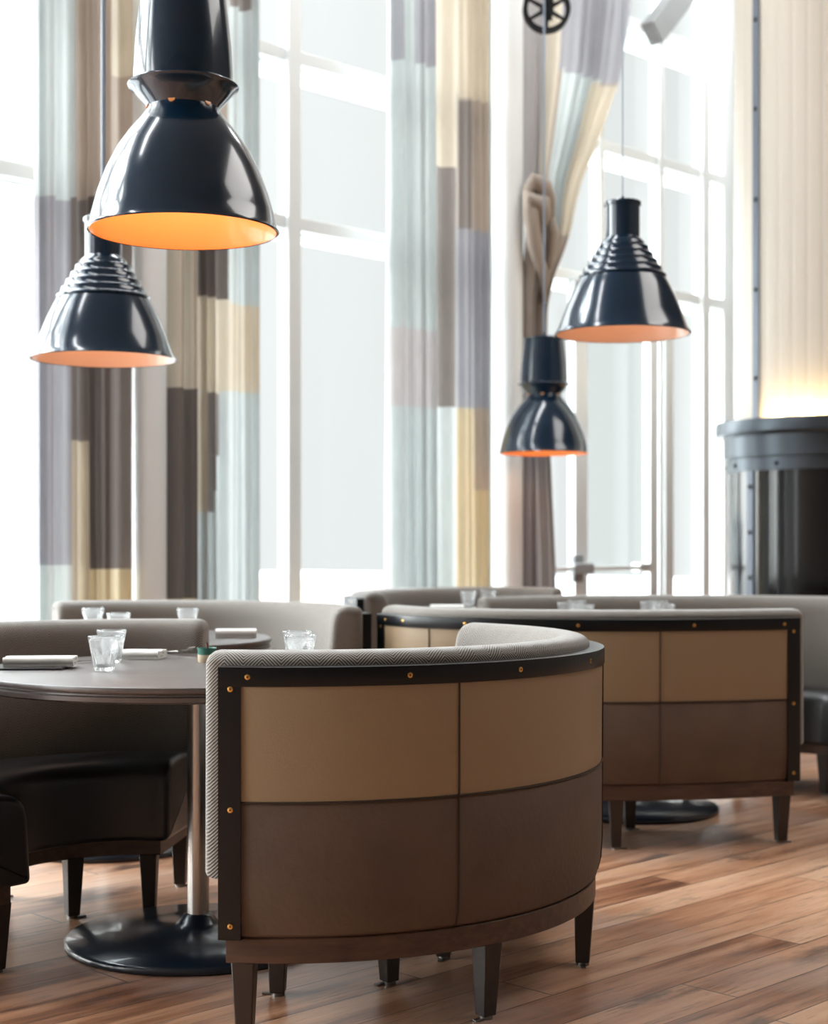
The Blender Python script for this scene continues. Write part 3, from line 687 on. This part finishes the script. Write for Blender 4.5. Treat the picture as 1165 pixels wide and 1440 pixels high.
# pulley wheel high on the swept curtain
px, pd = (770-CX)/F*9.14, 9.14; pz = lampz(9.14, 9)
pw = thing('pulley_wheel', (px, pd+.05, pz), 'black cast iron pulley wheel high in front of the swept curtain', 'pulley')
def ylathe(prof, n=48):
    m = MB(); b = MB(); b.lathe(prof, n, (0, 0, 0), closed=True); m.f = b.f; m.uv = b.uv; m.mi = b.mi; m.v = [Vector((v.x+px, pd+.05-v.z, v.y+pz)) for v in b.v]; return m
ylathe([(.112, -.022), (.140, -.026), (.140, -.016), (.130, 0), (.140, .016), (.140, .026), (.112, .022)]).build('rim', M['iron'], pw, ang=40)
ylathe([(.006, -.035), (.032, -.035), (.038, -.02), (.038, .02), (.032, .035), (.006, .035)], 24).build('hub', M['iron'], pw, ang=40)
for k in range(6):
    a = k*pi/3+pi/6; m = MB(); m.tube([(px+.03*math.cos(a), pd+.05, pz+.03*math.sin(a)), (px+.118*math.cos(a), pd+.05, pz+.118*math.sin(a))], [.014, .010], 8); m.build('spoke', M['iron'], pw)
m = MB(); m.box((px+.02, pd+.05-.045, pz+.13), (.035, .012, .36)); m.box((px+.02, pd+.05+.045, pz+.13), (.035, .012, .36)); m.box((px+.02, pd+.05, pz+.30), (.05, .11, .03)); m.tube([(px+.02, pd+.05, pz+.3), (px+.02, pd+.05, ZC)], .014, 10); m.build('hanger', M['iron'], pw)
m = MB(); m.tube([(px, pd-.0, pz), (px, pd+.1, pz)], .012, 12); m.build('axle', M['iron'], pw)

# ------------------------------------------------------------------ steel drum and boarded column
dc = (2.52, 9.5); R = .60
cr = thing('drum', (dc[0], dc[1], 0), 'tall black steel drum with flanged rim and cream boarded shaft at the right edge', 'column')
zf = lambda y: HC+(YH-y)*9.05/F
m = MB(); m.lathe([(R, 0), (R, zf(658))], 96, (*dc, 0)); m.build('shell', M['drum'], cr)
m = MB(); m.lathe([(R-.01, zf(660)), (R+.012, zf(660)), (R+.012, zf(641)), (R+.03, zf(640)), (R+.03, zf(610)), (R+.035, zf(608)), (R+.075, zf(607)), (R+.08, zf(605)), (R+.08, zf(590)), (R+.074, zf(587)), (R+.03, zf(587)), (R+.03, zf(600)), (R-.2, zf(600))], 96, (*dc, 0)); m.build('flange', M['drumring'], cr, ang=30)
sa = math.atan2(-.459, -.887)
def strip_arc(r0, r1, z0, z1, a, w):
    mb = MB(); mb.lathe([(r0, z0), (r1, z0), (r1, z1), (r0, z1)], 6, (*dc, 0), closed=True, a0=a-w, a1=a+w); return mb
def rivets(root, rr, a, zs):
    for z in zs:
        ca, sn = math.cos(a), math.sin(a); c = Vector((dc[0]+rr*ca, dc[1]+rr*sn, z)); mb = MB(); mb.tube([c, c+Vector((ca, sn, 0))*.008, c+Vector((ca, sn, 0))*.012], [.015, .013, .006], 12); mb.build('rivet', M['rivet'], root)
stp = strip_arc(R-.002, R+.008, .02, zf(659), sa, .045).build('strap', M['strap'], cr, ang=30)
rivets(stp, R+.006, sa, [zf(y) for y in (683, 748, 813, 880, 945, 1010)])
for a in (sa-.25, sa+.33, sa+.9, sa-.8): rivets(cr, R+.01, a, [zf(651)])
Rc = R-.035
mb = MB(); NB = 40
prof = []
for k in range(NB*6):
    a = 2*pi*k/(NB*6); ph = (k % 6)/6; rr = Rc-(.003 if k % 6 == 0 else 0)
    prof.append((dc[0]+rr*math.cos(a), dc[1]+rr*math.sin(a)))
n = len(prof)
for z in (zf(600)-.02, ZC):
    for (x, y) in prof: mb.v.append(Vector((x, y, z)))
for k in range(n): mb.face((k, (k+1) % n, n+(k+1) % n, n+k))
shaft = mb.build('boarded_shaft', M['boards'], cr, ang=20)
s2 = strip_arc(Rc-.002, Rc+.010, zf(600)-.02, ZC, sa+.02, .05).build('strap', M['strap'], shaft, ang=30)
rivets(shaft, Rc+.008, sa+.02, [zf(y) for y in (527, 400, 271, 141, 13, -115)])
mb = MB(); mb.lathe([(R+.012, zf(598)), (R+.012, zf(594)), (R-.005, zf(594)), (R-.005, zf(598))], 64, (*dc, 0), closed=True, a0=sa+.12, a1=sa+2.6); 
mb.build('uplight', M['uplight'], cr, ang=30)
for k in range(6):
    l = bpy.data.lights.new('uplight_lamp', 'POINT'); l.energy = 6; l.color = (1, .72, .34); l.shadow_soft_size = .01; a = sa+.3+k*.3
    o = bpy.data.objects.new('uplight_lamp', l); C.objects.link(o); o.parent = cr; o.location = ((R+.015)*math.cos(a), (R+.015)*math.sin(a), zf(593))

# ------------------------------------------------------------------ light
wd = bpy.data.worlds.new('overcast_sky'); bpy.context.scene.world = wd; wd.use_nodes = True
nt = wd.node_tree; nt.nodes.clear(); out = nt.nodes.new('ShaderNodeOutputWorld'); bg = nt.nodes.new('ShaderNodeBackground')
tc = nt.nodes.new('ShaderNodeTexCoord'); sp = nt.nodes.new('ShaderNodeSeparateXYZ'); rp = nt.nodes.new('ShaderNodeValToRGB')
nt.links.new(tc.outputs['Generated'], sp.inputs[0]); nt.links.new(sp.outputs[2], rp.inputs[0])
SKY = [(0.0, (.86, .88, .88, 1)), (.50, (.87, .89, .89, 1)), (.65, (1.5, 1.6, 1.7, 1)), (1.0, (2.8, 3.0, 3.3, 1))]
e = rp.color_ramp.elements
while len(e) < len(SKY): e.new(.5)
for i, (p, c) in enumerate(SKY): e[i].position = p; e[i].color = c
dt = nt.nodes.new('ShaderNodeVectorMath'); dt.operation = 'DOT_PRODUCT'; nt.links.new(tc.outputs['Generated'], dt.inputs[0]); dt.inputs[1].default_value = Vector((-.92, .14, .34)).normalized()
mx0 = nt.nodes.new('ShaderNodeMath'); mx0.operation = 'MAXIMUM'; nt.links.new(dt.outputs['Value'], mx0.inputs[0]); mx0.inputs[1].default_value = 0
pw_ = nt.nodes.new('ShaderNodeMath'); pw_.operation = 'POWER'; nt.links.new(mx0.outputs[0], pw_.inputs[0]); pw_.inputs[1].default_value = 4.5
ml = nt.nodes.new('ShaderNodeMath'); ml.operation = 'MULTIPLY_ADD'; nt.links.new(pw_.outputs[0], ml.inputs[0]); ml.inputs[1].default_value = 26.0; ml.inputs[2].default_value = 1.0
nt.links.new(rp.outputs[0], bg.inputs[0]); nt.links.new(ml.outputs[0], bg.inputs[1]); nt.links.new(bg.outputs[0], out.inputs[0])
def area(name, loc, tgt, sx, sy, e, c):
    l = bpy.data.lights.new(name, 'AREA'); l.shape = 'RECTANGLE'; l.size = sx; l.size_y = sy; l.energy = e; l.color = c
    o = bpy.data.objects.new(name, l); C.objects.link(o); o.location = loc; o.rotation_euler = (Vector(tgt)-Vector(loc)).to_track_quat('-Z', 'Y').to_euler()
for tt, ee in ((-5.5, 85), (-1.8, 95), (2.4, 135)):          # unseen wash lights added to brighten frames and curtains on the window wall
    area('added_fill_light', wp(tt, 1.3, 6.1), wp(tt, .3, 2.0), 3.2, .4, ee, (.95, .98, 1))
area('added_fill_light', (3.6, 4.8, 6.1), (1.9, 4.2, 0), 4.0, 4.0, 300, (1, .97, .94))  # unseen overhead fill, added to lift the floor and the right side

cam = bpy.data.cameras.new('camera'); co_ = bpy.data.objects.new('camera', cam); C.objects.link(co_)
co_.location = (0, 0, HC); co_.rotation_euler = (pi/2, 0, 0); cam.sensor_fit = 'VERTICAL'; cam.sensor_height = 36; cam.lens = 36*F/1440; cam.shift_y = (YH-720)/1440
cam.dof.use_dof = True; cam.dof.focus_distance = 3.75; cam.dof.aperture_fstop = 3.2; cam.clip_end = 300
sc = bpy.context.scene; sc.camera = co_
sc.view_settings.view_transform = 'Standard'; sc.view_settings.look = 'None'; sc.view_settings.exposure = 0; sc.view_settings.gamma = 1
sc.cycles.use_denoising = True; sc.cycles.max_bounces = 10; sc.cycles.transparent_max_bounces = 16; sc.cycles.diffuse_bounces = 4
